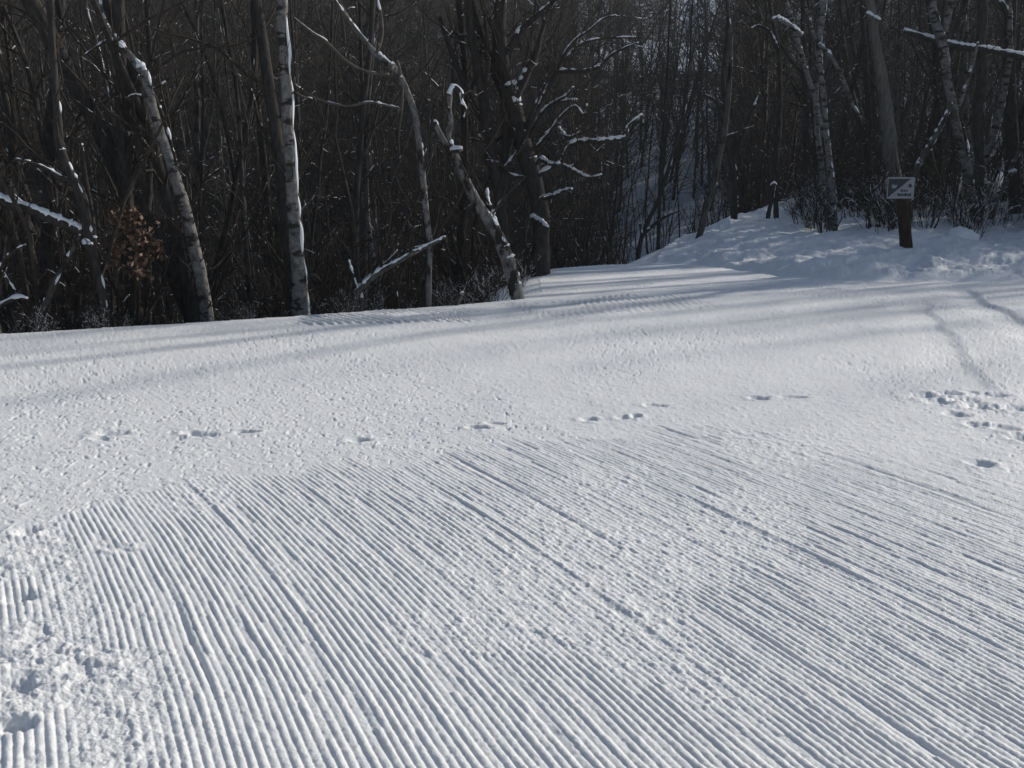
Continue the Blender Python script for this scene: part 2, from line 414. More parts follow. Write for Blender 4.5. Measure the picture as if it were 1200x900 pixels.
def in_clear(x, y):
    az = np.degrees(np.arctan2(x, y)); r = np.hypot(x, y)
    n = (vnoise(x / 9, y / 9, 131) - .5) * 10
    a = (az > 3.5) & (az < 11.5) & (np.abs(r - 112 + n) < 9)
    b = (az > 8.5) & (az < 17) & (np.abs(r - 142 + n) < 11)
    return a | b

build_ground()

# ------------------------------------------------------------------ trees
def unit(v): v = np.asarray(v, float); return v / (np.linalg.norm(v) + 1e-9)

def walk(g, p, d, L, step=.22, wig=.16, up=.04):
    n = max(3, int(L / step) + 1); P = [np.array(p, float)]; d = unit(d); st = L / (n - 1)
    for k in range(n - 1):
        d = unit(d + g.normal(0, wig, 3) + np.array([0, 0, up])); P.append(P[-1] + d * st)
    return np.array(P)

def side_dir(g, d, ang):
    d = unit(d); a = unit(np.cross(d, [0.31, .95, .1])); b = np.cross(d, a); ph = g.uniform(0, 2 * np.pi)
    return unit(d * math.cos(ang) + (a * math.cos(ph) + b * math.sin(ph)) * math.sin(ang))

def twigs(g, buf, P, rad, per_m, len_rng, depth, t0=.15, ang=(.6, 1.15), store=None, up=.05, wig=.2):
    """side twigs along a polyline, recursively"""
    L = np.linalg.norm(np.diff(P, axis=0), axis=1).sum(); n = g.poisson(per_m * L * (1 - t0))
    for _ in range(n):
        f = g.uniform(t0, .98) * (len(P) - 1); i = int(f); p = P[i] + (P[i + 1] - P[i]) * (f - i)
        d = side_dir(g, P[i + 1] - P[i], g.uniform(*ang)); d[2] += .25
        l = g.uniform(*len_rng) * (1 - .45 * f / len(P)); r0 = min(float(np.interp(f, np.arange(len(rad)), rad)) * .55, .004 + .011 * l)
        Q = walk(g, p, d, l, max(.12, l / 6), wig, up); rr = np.linspace(r0, max(.0015, r0 * .25), len(Q))
        buf.tube(Q, rr, 3 if r0 < .012 else 4, cap=False)
        if store is not None: store.append((Q, rr))
        if depth > 0: twigs(g, buf, Q, rr, per_m * 1.7, (l * .25, l * .6), depth - 1, .12, ang, store, up, wig)

def cling(g, buf, P, rad, cover=.5, thick=.9, maxslope=.85, fr=1.0):
    """snow lying along the upper side of a limb, in uneven broken lengths; also specks for sun glints on twigs"""
    P = np.asarray(P); n = len(P)
    m = max(5, int(np.linalg.norm(np.diff(P, axis=0), axis=1).sum() / .03)); f = np.linspace(0, n - 1, m)
    D = np.stack([np.interp(f, np.arange(n), P[:, k]) for k in range(3)], 1); rr = np.interp(f, np.arange(n), np.broadcast_to(rad, (n,)))
    tan = np.gradient(D, axis=0); tan /= np.linalg.norm(tan, axis=1, keepdims=True) + 1e-9
    o = g.uniform(0, 900); k = np.arange(m)
    k = k * fr; nz = .55 * vnoise(k * .2 + o, k * 0. + o, 7) + .45 * vnoise(k * .6 + o, k * 0. + 3 + o, 8)
    nz = nz - (1 - cover) * .72 - .9 * np.maximum(0, np.abs(tan[:, 2]) - maxslope + .12)
    r = (rr * thick * (.72 if fr > 1 else .95) + .004) * np.sqrt(np.clip(nz * 2.6, 0, 1)) * (.55 + .8 * vnoise(k * .8 + o, k * 0. + 9, 9))
    on = r > .002; i = 0
    while i < m:
        if not on[i]: i += 1; continue
        j = i
        while j < m and on[j]: j += 1
        if j - i >= 2:
            sg = slice(i, j); q_ = rr[i] < .012; buf.tube(D[sg] + np.array([0, 0, 1]) * (rr[sg] * .8)[:, None] + g.normal(0, .002, (j - i, 3)), r[sg], 4 if q_ else 6)
        i = j

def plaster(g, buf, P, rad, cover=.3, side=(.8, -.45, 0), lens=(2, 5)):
    """wind-blown snow stuck to one side of an upright stem; also strips for a sunlit rim"""
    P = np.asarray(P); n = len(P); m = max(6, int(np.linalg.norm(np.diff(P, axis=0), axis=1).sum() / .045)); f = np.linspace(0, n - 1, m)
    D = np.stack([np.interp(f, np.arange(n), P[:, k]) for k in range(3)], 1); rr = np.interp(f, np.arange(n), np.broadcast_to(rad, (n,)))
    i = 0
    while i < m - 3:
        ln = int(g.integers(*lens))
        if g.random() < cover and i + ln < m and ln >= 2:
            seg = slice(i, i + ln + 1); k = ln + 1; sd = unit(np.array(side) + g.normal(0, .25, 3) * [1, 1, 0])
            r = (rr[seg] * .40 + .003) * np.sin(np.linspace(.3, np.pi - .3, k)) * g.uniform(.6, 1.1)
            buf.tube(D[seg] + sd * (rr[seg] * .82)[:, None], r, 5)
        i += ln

def smooth_path(P, sub=5):
    P = np.asarray(P, float); n = len(P)
    if n < 3: return np.linspace(P[0], P[-1], sub + 1)
    out = []
    for i in range(n - 1):
        a, b = P[max(i - 1, 0)], P[min(i + 2, n - 1)]
        for k in range(sub):
            t = k / sub; t2, t3 = t * t, t ** 3; m0 = (P[i + 1] - a) / 2; m1 = (b - P[i]) / 2
            out.append((2 * t3 - 3 * t2 + 1) * P[i] + (t3 - 2 * t2 + t) * m0 + (-2 * t3 + 3 * t2) * P[i + 1] + (t3 - t2) * m1)
    out.append(P[-1]); return np.array(out)

def key_tree(name, label, cat, Y, trunk, limbs=(), bark='bark_dark', twig_mat='twig', height=10., seed=1, twig=2.5, twig_len=(.5, 1.6), depth=2,
             snow=.4, stick=.0, grow=True, depth_jit=.5, group=None, edge=0, root=True, up_d=None, thin=1.0, tthin=.8):
    """a tree whose trunk and main limbs follow the photographed ones.
    trunk: (u, v, width in photo pixels); limbs: (list of (u, v, width), depth offset, snow cover)"""
    g = np.random.default_rng(seed)
    def px_path(pts, dy0, dy1):
        q = np.array([at(u, v, Y + dy0 + (dy1 - dy0) * k / max(1, len(pts) - 1)) for k, (u, v, w) in enumerate(pts)])
        w = np.array([w for _, _, w in pts], float); d = np.linalg.norm(q - [0, 0, CAM_H], axis=1)
        return q, w * d / FPX / 2
    P, rd = px_path(trunk, 0, g.uniform(-depth_jit, depth_jit) * .4); rd = rd * tthin
    base = P[0].copy(); gz = ground_z(base[0], base[1])
    if root and gz < base[2]:        # carry the stem down to where it stands
        d = unit(P[0] - P[1]); k = min((base[2] - gz + .15) / max(.4, -d[2]), 6)
        P = np.vstack([P[0] + d * k, P]); rd = np.concatenate([[rd[0] * 1.08], rd])
    elif root:
        P = np.vstack([P[0] + unit(P[0] - P[1]) * .25, P]); rd = np.concatenate([[rd[0] * 1.15], rd])
    if grow:                         # on up to its real height
        d = unit(P[-1] - P[-2]) if up_d is None else unit(up_d); L = max(1.5, height - (P[-1][2] - P[0][2])); U = walk(g, P[-1], d, L, .5, .06, .05)
        P = np.vstack([P, U[1:]]); rd = np.concatenate([rd, np.linspace(rd[-1], .012, len(U))[1:]])
    TP = smooth_path(P, 4); TR = np.interp(np.linspace(0, len(rd) - 1, len(TP)), np.arange(len(rd)), rd)
    L_ = np.concatenate([[0], np.cumsum(np.linalg.norm(np.diff(TP, axis=0), axis=1))]); q_ = np.linspace(0, L_[-1], max(len(TP), int(L_[-1] / .10)))
    TP = np.stack([np.interp(q_, L_, TP[:, k]) for k in range(3)], 1); TR = np.interp(q_, L_, TR); sd_ = np.full(len(q_), seed * 1.37)
    TR = TR * (1 + .34 * (fbm(q_ * 3.1, sd_, seed, 3) - .5)); TP = TP + np.stack([(fbm(q_ * 1.5, sd_ + 3, seed + 1, 3) - .5), (fbm(q_ * 1.5, sd_ + 7, seed + 2, 3) - .5), q_ * 0], 1) * np.clip(TR * 1.3, .02, .12)[:, None]
    o0 = TP[0].copy(); root_o = empty(name, o0); tag(root_o, label, cat, group)
    bt, bc, bs = Buf(), Buf(), Buf()
    bt.tube(TP - o0, TR, 10)
    if stick: plaster(g, bs, TP - o0, TR, stick)
    if edge: plaster(g, bs, TP - o0, TR, edge, (1, .05, 0), (6, 22))  # pale snow strip built down the stem in place of a sunlit rim
    cling(g, bs, TP - o0, TR, snow * .8, .85, .93)
    st = []
    for pts, dy, sc in limbs:
        q, r = px_path(pts, 0, dy); r = r * thin * .9; LP = smooth_path(q, 4); LR = np.interp(np.linspace(0, len(r) - 1, len(LP)), np.arange(len(r)), r)
        (bt if LR[0] > .03 else bc).tube(LP - o0, LR, 8 if LR[0] > .03 else 5)
        cling(g, bs, LP - o0, LR, sc, 1.0, .97)
        twigs(g, bc, LP - o0, LR, twig * .8, (twig_len[0] * .4, twig_len[1] * (.5 if thin == 1 else .62)), max(1, depth - 1) if thin == 1 else 2, .2, store=st)
    if grow: twigs(g, bc, TP - o0, TR, twig * .55, twig_len, depth, .12, store=st)
    twigs(g, bc, TP - o0, TR, twig * .8 + 1, (.2, .9), 1, .1, (.7, 1.3), store=st)
    for Q, rr in st:
        if len(Q) > 3 and rr[0] > .003 and g.random() < snow * .55: cling(g, bs, Q, rr, .36, .8, .75, 1.8)
    link('trunk', bt.mesh(name + '_trunk'), M[bark], root_o)
    if bc.V: link('crown', bc.mesh(name + '_crown'), M[twig_mat], root_o)
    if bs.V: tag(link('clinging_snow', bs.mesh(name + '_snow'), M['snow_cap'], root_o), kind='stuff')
    return root_o

# ---- trees at the left edge of the trail
key_tree('birch_tree', 'leaning grey birch with a forked snowy top left of the tall upright birch', 'tree', 12.3,
         [(243, 376, 17), (228, 300, 16), (212, 235, 15), (192, 170, 13), (172, 108, 12), (166, 82, 11)],
         [([(167, 84, 10), (150, 62, 8), (135, 44, 6), (122, 22, 5), (112, -20, 4)], .4, .5), ([(146, 58, 5), (132, 49, 5), (122, 50, 4), (112, 56, 3), (100, 64, 2)], .2, .9),
          ([(172, 108, 4), (184, 102, 3), (194, 96, 2)], .1, .4), ([(178, 106, 4), (188, 128, 4), (196, 150, 3), (204, 180, 3), (210, 200, 2)], -.1, .6), ([(165, 112, 3), (155, 112, 3), (147, 117, 2)], .1, .6)],
         bark='bark_birch', height=9, seed=11, twig=2.5, snow=.45, stick=.10, grow=False)
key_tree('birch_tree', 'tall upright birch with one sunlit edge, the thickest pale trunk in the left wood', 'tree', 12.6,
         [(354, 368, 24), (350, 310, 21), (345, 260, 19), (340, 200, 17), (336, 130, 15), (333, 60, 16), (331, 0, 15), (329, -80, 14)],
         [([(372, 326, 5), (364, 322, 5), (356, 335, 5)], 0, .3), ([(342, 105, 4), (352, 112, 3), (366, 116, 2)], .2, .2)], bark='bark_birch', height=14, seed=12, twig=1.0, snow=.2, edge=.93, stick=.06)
key_tree('dead_tree', 'slim pale leaning tree with long drooping bare limbs right of the tall birch', 'tree', 13.0,
         [(501, 356, 8), (503, 290, 8), (500, 240, 8), (494, 190, 9), (487, 140, 9), (478, 112, 9), (467, 88, 9), (458, 76, 9)],
         [([(460, 79, 8), (440, 62, 7), (424, 44, 6), (408, 22, 6), (392, -8, 5), (380, -40, 4)], .5, .5), ([(430, 50, 5), (415, 32, 5), (402, 14, 4), (386, -10, 3)], -.2, .6),
          ([(441, 62, 4), (447, 45, 4), (447, 22, 4), (441, -6, 3)], .2, .5), ([(456, 87, 4), (438, 86, 4), (420, 80, 4), (402, 68, 4), (384, 50, 4), (366, 38, 3), (345, 21, 2)], -.6, .3),
          ([(468, 127, 3), (450, 123, 3), (432, 120, 3), (405, 124, 3), (375, 117, 3), (358, 107, 2), (343, 98, 2)], -.5, .3), ([(472, 105, 3), (471, 130, 3), (468, 155, 2), (468, 180, 2)], 0, .1),
          ([(470, 92, 4), (468, 80, 4), (465, 71, 4)], 0, .6)],
         bark='bark_pale', twig_mat='twig_pale', height=4, seed=13, twig=1.0, snow=.5, stick=.25, grow=False)
key_tree('broken_snag', 'broken leaning snag with hooked top and snow along its upper side, at the trail corner', 'dead tree', 13.35,
         [(607, 352, 22), (600, 322, 20), (590, 292, 19), (574, 262, 18), (558, 238, 16), (545, 212, 14), (534, 188, 13), (528, 168, 11)],
         [([(530, 176, 9), (525, 160, 8), (528, 145, 8), (526, 128, 7), (527, 114, 7), (526, 107, 6)], .1, .6), ([(526, 112, 5), (531, 103, 6), (536, 103, 5), (541, 110, 5), (541, 120, 4), (546, 128, 3), (544, 138, 2)], .05, .9), ([(527, 130, 3), (519, 112, 3), (521, 92, 2)], .2, .2), ([(541, 112, 3), (552, 106, 2)], .1, .3),
          ([(531, 182, 8), (522, 168, 8), (515, 155, 7), (509, 143, 7)], -.1, .5), ([(521, 164, 4), (519, 150, 4), (518, 126, 3)], 0, .3),
          ([(592, 296, 9), (584, 272, 9), (578, 255, 8), (572, 238, 6), (571, 222, 4)], .3, .7), ([(528, 178, 7), (534, 177, 8), (541, 175, 4)], -.2, 1.0),
          ([(578, 250, 4), (590, 232, 4), (604, 218, 3), (616, 207, 2)], .2, .3), ([(577, 244, 3), (566, 226, 3), (548, 190, 2)], .5, .1)],
         bark='bark_pale', height=4, seed=14, twig=2.6, twig_len=(.3, 1.1), snow=.75, stick=.5, grow=False)
key_tree('oak_tree', 'big dark many-limbed tree holding thick snow on crooked limbs beside the trail corner', 'tree', 16.7,
         [(632, 330, 33), (633, 305, 29), (634, 280, 27), (631, 240, 26), (622, 200, 27), (610, 160, 27), (598, 120, 25), (590, 80, 22), (586, 30, 20), (590, -30, 17)],
         [([(600, 130, 18), (578, 80, 15), (560, 30, 13), (548, -20, 11)], .6, .1), ([(612, 168, 16), (622, 140, 12), (640, 108, 10), (652, 88, 9), (662, 84, 8), (676, 84, 7), (692, 82, 6), (705, 76, 5), (717, 64, 4), (735, 55, 3), (748, 50, 2)], -.5, .55),
          ([(604, 115, 15), (615, 90, 14), (627, 66, 11), (634, 40, 7), (642, 15, 5), (650, -15, 4)], .3, .45), ([(596, 60, 12), (612, 34, 10), (630, 18, 8), (646, 4, 6), (668, -16, 5)], -.4, .4),
          ([(618, 215, 10), (634, 204, 8), (648, 196, 7), (658, 190, 7), (664, 176, 6), (672, 168, 7), (686, 166, 8), (702, 166, 8), (718, 164, 7), (734, 161, 6), (735, 150, 4), (742, 142, 3), (752, 134, 2)], -1.0, .95),
          ([(656, 192, 5), (668, 197, 5), (680, 204, 5), (692, 208, 4), (705, 205, 3)], -.7, .95), ([(630, 232, 9), (640, 232, 8), (650, 230, 8), (660, 225, 7), (670, 222, 5)], -.6, .98),
          ([(626, 196, 8), (634, 186, 6), (644, 192, 6), (656, 193, 5)], -.5, .98), ([(632, 255, 7), (624, 256, 8), (634, 260, 7), (642, 268, 5)], -.6, .9),
          ([(620, 160, 8), (636, 132, 6), (650, 120, 5), (664, 112, 4), (672, 102, 2)], -.8, .85), ([(645, 122, 4), (662, 118, 4), (676, 117, 3)], -.3, .9),
          ([(630, 172, 6), (648, 150, 5), (660, 134, 4), (674, 124, 3), (684, 134, 2), (688, 122, 2)], -.9, .8), ([(655, 150, 4), (664, 160, 4), (674, 158, 3), (676, 151, 2)], -.6, .95),
          ([(590, 100, 10), (578, 70, 8), (582, 45, 6), (575, 20, 5)], .2, .3), ([(652, 90, 6), (660, 66, 5), (675, 46, 4), (690, 36, 3), (706, 22, 2), (722, 18, 2)], -.4, .55),
          ([(660, 84, 4), (668, 62, 4), (690, 48, 4), (730, 44, 3), (752, 44, 2)], .3, .4), ([(605, 150, 8), (590, 160, 6), (572, 168, 5), (560, 158, 3)], .3, .4),
          ([(628, 208, 6), (600, 206, 5), (586, 192, 4), (570, 188, 3)], -.3, .5)],
         bark='bark_dark', height=13, seed=15, twig=8, twig_len=(.35, 2.0), snow=.85, depth=2, thin=.8)
key_tree('bare_tree', 'dark many-stemmed tree just left of the snow-laden tree at the trail corner', 'tree', 16.6, [(600, 330, 18), (592, 270, 17), (582, 210, 16), (572, 150, 15), (562, 90, 13), (552, 30, 11)], [([(586, 230, 10), (592, 170, 9), (590, 110, 8), (582, 50, 7), (585, -10, 5)], .4, .3), ([(574, 160, 8), (552, 115, 7), (532, 70, 6), (515, 20, 5)], .3, .2), ([(566, 115, 6), (572, 70, 5), (568, 20, 4)], -.3, .2), ([(590, 200, 6), (612, 170, 5), (626, 128, 4), (640, 96, 3)], -.3, .6)], height=12, seed=24, twig=5, snow=.5)
key_tree('bare_tree', 'straight dark trunk behind the hooked snag', 'tree', 17.4, [(540, 350, 12), (541, 270, 12), (544, 190, 11), (546, 110, 10), (541, 40, 9)], [([(545, 130, 6), (560, 80, 5), (568, 30, 4)], .2, .2)], height=12, seed=25, twig=4, snow=.3)
key_tree('bare_tree', 'crooked dark tree at far left with a thick snow-covered limb pointing left', 'tree', 11.4,
         [(128, 384, 10), (121, 345, 12), (113, 312, 14), (106, 285, 15), (101, 255, 15), (96, 232, 14), (84, 205, 12), (72, 178, 11), (66, 140, 10), (62, 90, 9), (60, 30, 8)],
         [([(95, 273, 11), (80, 265, 11), (60, 257, 11), (35, 246, 10), (10, 238, 10), (-25, 228, 9), (-70, 222, 8)], -.5, .98), ([(110, 300, 7), (110, 275, 7), (106, 240, 6), (100, 205, 5), (96, 170, 4)], .2, .5),
          ([(88, 215, 7), (70, 207, 5), (55, 198, 4), (36, 190, 3), (15, 186, 2)], -.3, .7), ([(103, 286, 6), (99, 285, 7), (107, 288, 5)], -.3, 1.0), ([(98, 240, 6), (92, 228, 6), (88, 215, 5)], .1, .8)],
         bark='bark_dark', height=9, seed=16, twig=2.0, snow=.6, stick=.22)
key_tree('bare_tree', 'short leaning pale stem under the snowy limb at far left', 'tree', 11.1,
         [(41, 388, 6), (47, 372, 7), (58, 350, 8), (65, 330, 7), (75, 310, 6), (84, 292, 5), (93, 276, 4)], (), bark='bark_grey', seed=17, snow=.6, stick=.4, grow=False, height=3)
key_tree('bare_shrub', 'low snowy branching shrub cut by the left edge of the view', 'shrub', 10.9,
         [(-25, 392, 6), (-14, 372, 6), (0, 358, 6)], [([(0, 358, 5), (12, 352, 5), (22, 349, 5), (33, 351, 3)], 0, 1.0), ([(-14, 372, 5), (-6, 330, 4), (4, 306, 4), (16, 294, 3), (30, 287, 2)], .2, .6), ([(3, 318, 3), (10, 330, 3), (18, 340, 2)], .1, .4)],
         bark='bark_grey', seed=18, snow=.6, grow=False)
key_tree('young_tree', 'thin pale stem speckled with snow just left of the leaning birch', 'tree', 13.6,
         [(152, 300, 4), (150, 250, 4), (143, 195, 5), (134, 150, 5), (126, 110, 5), (118, 70, 5), (108, 35, 4), (100, 0, 4)], [([(143, 195, 3), (150, 170, 3), (152, 140, 2)], .2, .3)],
         bark='bark_grey', height=8, seed=19, twig=1.4, snow=.3, stick=.45)
key_tree('fallen_limb', 'snow-topped limb leaning up to the right beneath the slim pale tree', 'branch', 12.4,
         [(418, 366, 9), (418, 348, 8), (424, 338, 8), (436, 326, 7), (450, 316, 7), (465, 308, 6), (480, 299, 6), (498, 290, 5), (522, 278, 4)],
         [([(424, 352, 7), (422, 342, 6), (421, 335, 5)], .1, .5), ([(420, 340, 4), (414, 322, 4), (409, 306, 3)], .3, .4)], bark='bark_grey', seed=20, snow=.95, stick=.3, grow=False)
key_tree('tree_stump', 'short pale slanting stub poking over the edge left of the broken snag', 'stump', 12.7, [(533, 362, 7), (538, 352, 6), (542, 343, 5)], (), bark='bark_grey', seed=21, snow=.2, grow=False)
key_tree('bare_tree', 'straight grey pole with one lit stretch between the tall birch and the slim pale tree', 'tree', 15.5,
         [(428, 370, 6), (429, 280, 6), (430, 190, 6), (431, 130, 6), (435, 80, 5), (438, 20, 5)], (), bark='bark_grey', height=11, seed=22, stick=.12)

# ---- brown-leaved sapling
def leafy_sapling():
    g = np.random.default_rng(31); b0 = at(150, 372, 11.9); b0[2] = ground_z(b0[0], b0[1]) - .05
    root = tag(empty('beech_sapling', b0), 'small sapling still holding a clump of dry brown leaves beside the leaning birch', 'sapling')
    bt, bl = Buf(), Buf()
    top = at(154, 245, 11.9); P = smooth_path(np.array([b0, b0 + (top - b0) * .4 + [.05, 0, 0], top]), 6) - b0
    bt.tube(P, np.linspace(.02, .006, len(P)), 6); st = []
    twigs(g, bt, P, np.linspace(.02, .006, len(P)), 15, (.3, .62), 1, .5, (.9, 1.5), st, -.02)
    c = at(152, 288, 11.9) - b0
    for Q, rr in st:
        for _ in range(5):
            p = Q[g.integers(1, len(Q))] + g.normal(0, .035, 3)
            if np.linalg.norm((p - c) / [.36, .36, .40]) > 1.1: continue
            a = unit(g.normal(0, 1, 3)); b = unit(np.cross(a, g.normal(0, 1, 3))); l, w = g.uniform(.05, .09), g.uniform(.018, .032)
            bl.raw([p, p + a * l * .5 + b * w, p + a * l, p + a * l * .5 - b * w], Q=[[0, 1, 2, 3]])
    link('trunk', bt.mesh('sapling_trunk'), M['twig'], root); link('dry_leaves', bl.mesh('sapling_leaves', False), M['leaf'], root)
leafy_sapling()

# ---- trees in and beside the gap where the trail drops away
key_tree('young_tree', 'dark leaning forked tree in the blue gap where the trail drops away', 'tree', 21.5,
         [(744, 322, 7), (748, 300, 7), (752, 278, 7), (758, 262, 7), (768, 242, 6), (776, 220, 6), (784, 195, 5), (792, 165, 4)], [([(757, 272, 4), (768, 262, 4), (780, 254, 3), (794, 248, 2)], .3, .3), ([(752, 275, 4), (750, 262, 3)], 0, .9)],
         height=7, seed=41, snow=.3, stick=.06, twig=1.6)
key_tree('birch_tree', 'leaning mottled trunk at the left end of the snow bank', 'tree', 21.0,
         [(819, 278, 8), (824, 262, 10), (830, 240, 9), (838, 205, 9), (846, 170, 8), (852, 130, 7), (856, 80, 6)], (), bark='bark_grey', height=10, seed=42, twig=1.8, stick=.1)
key_tree('bare_tree', 'dark upright trunk with a white snow patch half way up, behind the bank\'s left end', 'tree', 22.5,
         [(860, 262, 10), (861, 235, 10), (859, 205, 9), (856, 180, 8), (852, 150, 7), (848, 110, 7), (850, 60, 6)], [([(858, 190, 6), (868, 165, 5), (880, 135, 4), (890, 110, 3)], .4, .3), ([(854, 178, 5), (846, 140, 4), (838, 110, 3)], .2, .3)], height=9, seed=43, twig=2.4, stick=.2)
key_tree('tree_stump', 'short slanting snow-capped stub on the bank', 'stump', 22.2, [(898, 266, 7), (901, 250, 6), (905, 232, 5), (907, 217, 5)], [([(903, 219, 4), (907, 216, 5), (910, 219, 4)], 0, 1.)], seed=44, snow=.6, stick=.5, grow=False)
key_tree('bare_tree', 'dark stem close behind the snow-capped stub', 'tree', 23.0, [(910, 258, 7), (909, 220, 7), (910, 180, 7), (914, 120, 6), (912, 60, 6), (905, 20, 5)], [([(912, 60, 5), (902, 38, 4), (890, 30, 3), (880, 34, 2)], 0, .5)], height=11, seed=45, twig=2)
key_tree('bare_tree', 'straight dark pole standing alone in the blue gap', 'tree', 24, [(772, 300, 6), (772, 260, 5), (773, 215, 5), (776, 170, 4), (778, 130, 4)], (), height=10, seed=46, twig=1.5)

# ---- trees on the bank at the right
key_tree('birch_tree', 'slim snow-speckled birch with a dark foot rising from the middle of the bank', 'tree', 20.8,
         [(976, 270, 14), (976, 245, 12), (974, 215, 10), (971, 180, 8), (967, 140, 8), (964, 100, 8), (960, 55, 8), (964, 15, 7), (968, -20, 6)],
         [([(966, 160, 6), (956, 120, 6), (944, 80, 6), (934, 45, 6), (924, 10, 5), (912, -30, 4)], .4, .4), ([(960, 52, 5), (972, 64, 5), (984, 84, 5), (992, 104, 5), (999, 122, 4), (1010, 140, 3)], -.3, .5), ([(940, 42, 5), (926, 30, 5), (912, 22, 5), (905, 23, 3)], -.2, .9),
          ([(957, 48, 4), (950, 30, 4), (944, 5, 3)], 0, .5), ([(940, 75, 3), (934, 76, 3), (930, 80, 2)], 0, .6)],
         bark='bark_birch', height=10, seed=51, twig=1.6, snow=.45, stick=.42)
key_tree('bare_tree', 'smooth grey-brown trunk rising behind the sign', 'tree', 21.4,
         [(1058, 272, 15), (1054, 240, 15), (1046, 195, 15), (1041, 150, 14), (1036, 110, 13), (1030, 70, 11), (1024, 30, 10), (1018, -10, 9)], [([(1016, 16, 5), (1024, 21, 5), (1032, 25, 4)], -.2, .9), ([(1022, 48, 3), (1016, 52, 3), (1010, 50, 2)], 0, .1)], bark='bark_mid', height=12, seed=52, tthin=1.0, twig=1.3, snow=.2)
key_tree('birch_tree', 'white birch with dark bands and a forked top right of the sign', 'tree', 21.6,
         [(1145, 264, 14), (1141, 240, 14), (1134, 210, 13), (1125, 170, 12), (1117, 135, 11), (1111, 100, 11), (1107, 70, 12), (1103, 48, 12)],
         [([(1103, 52, 9), (1096, 28, 9), (1091, 8, 8), (1086, -25, 7)], .2, .4), ([(1104, 50, 8), (1110, 25, 8), (1114, 5, 7), (1117, -25, 6)], -.2, .3), ([(1118, 140, 5), (1128, 112, 5), (1138, 82, 4), (1146, 50, 3)], .2, .4), ([(1129, 150, 3), (1134, 172, 4), (1136, 185, 2)], -.2, .6)],
         bark='bark_birch', height=7, seed=53, twig=1.4, snow=.4, stick=.15, up_d=(-.1, .3, 1))
key_tree('fallen_limb', 'snow-edged pole leaning from beside the sign up to the banded birch', 'branch', 20.9, [(1058, 262, 7), (1066, 222, 7), (1076, 196, 7), (1086, 176, 7), (1096, 158, 7), (1106, 140, 6), (1116, 122, 5)], [([(1091, 176, 3), (1096, 196, 3), (1102, 212, 2)], 0, .5)], bark='bark_grey', seed=54, snow=.9, stick=.4, grow=False)
key_tree('birch_tree', 'pale birch leaning right, close behind the banded birch', 'tree', 23.2,
         [(1150, 258, 11), (1150, 235, 11), (1148, 215, 11), (1151, 195, 11), (1158, 170, 10), (1166, 148, 10), (1172, 130, 9), (1178, 105, 8), (1184, 70, 7)], [([(1150, 215, 6), (1140, 190, 5), (1134, 150, 4)], .2, .4)], bark='bark_birch', height=8, seed=55, twig=1.4, snow=.5, stick=.35)
key_tree('bare_shrub', 'thick snowy stem leaning right at the edge of the view', 'shrub', 22.4,
         [(1160, 256, 7), (1168, 236, 8), (1174, 222, 8), (1182, 208, 7), (1188, 190, 6), (1197, 175, 6), (1212, 158, 5)], [([(1182, 208, 4), (1186, 203, 6), (1190, 202, 4)], -.2, 1.), ([(1163, 250, 5), (1158, 225, 4), (1160, 205, 3)], 0, .7)], bark='bark_birch', seed=56, snow=.8, stick=.4, grow=False)
key_tree('fallen_limb', 'snow-covered log lodged level across the birches at upper right', 'branch', 21.9,
         [(1060, 36, 5), (1076, 41, 6), (1092, 47, 7), (1112, 52, 7), (1135, 56, 7), (1160, 59, 7), (1185, 64, 7), (1215, 70, 7), (1250, 78, 7)], (), seed=57, snow=1.2, grow=False, root=False, depth_jit=0)
key_tree('bare_tree', 'dark trunk between the banded birch and the right edge, carrying the lodged log', 'tree', 22.3, [(1146, 262, 13), (1148, 200, 13), (1147, 130, 13), (1150, 60, 12), (1152, 0, 11)], (), height=12, seed=58, twig=2)
key_tree('bare_tree', 'mossy dark trunk at the right edge of the view', 'tree', 23.5, [(1190, 262, 16), (1188, 190, 16), (1184, 120, 15), (1183, 60, 14), (1186, 0, 12)], [([(1184, 40, 6), (1178, 12, 6), (1172, 2, 5)], -.3, .9)], height=12, seed=59, twig=2)

# ------------------------------------------------------------------ sign on its post
def prism(buf, pts2, z0, z1):
    n = len(pts2); V = [(x, z0, y) for x, y in pts2] + [(x, z1, y) for x, y in pts2]
    buf.raw(V, Q=[[i, (i + 1) % n, n + (i + 1) % n, n + i] for i in range(n)], T=[[0, i, i + 1] for i in range(1, n - 1)] + [[n, n + i + 1, n + i] for i in range(1, n - 1)])

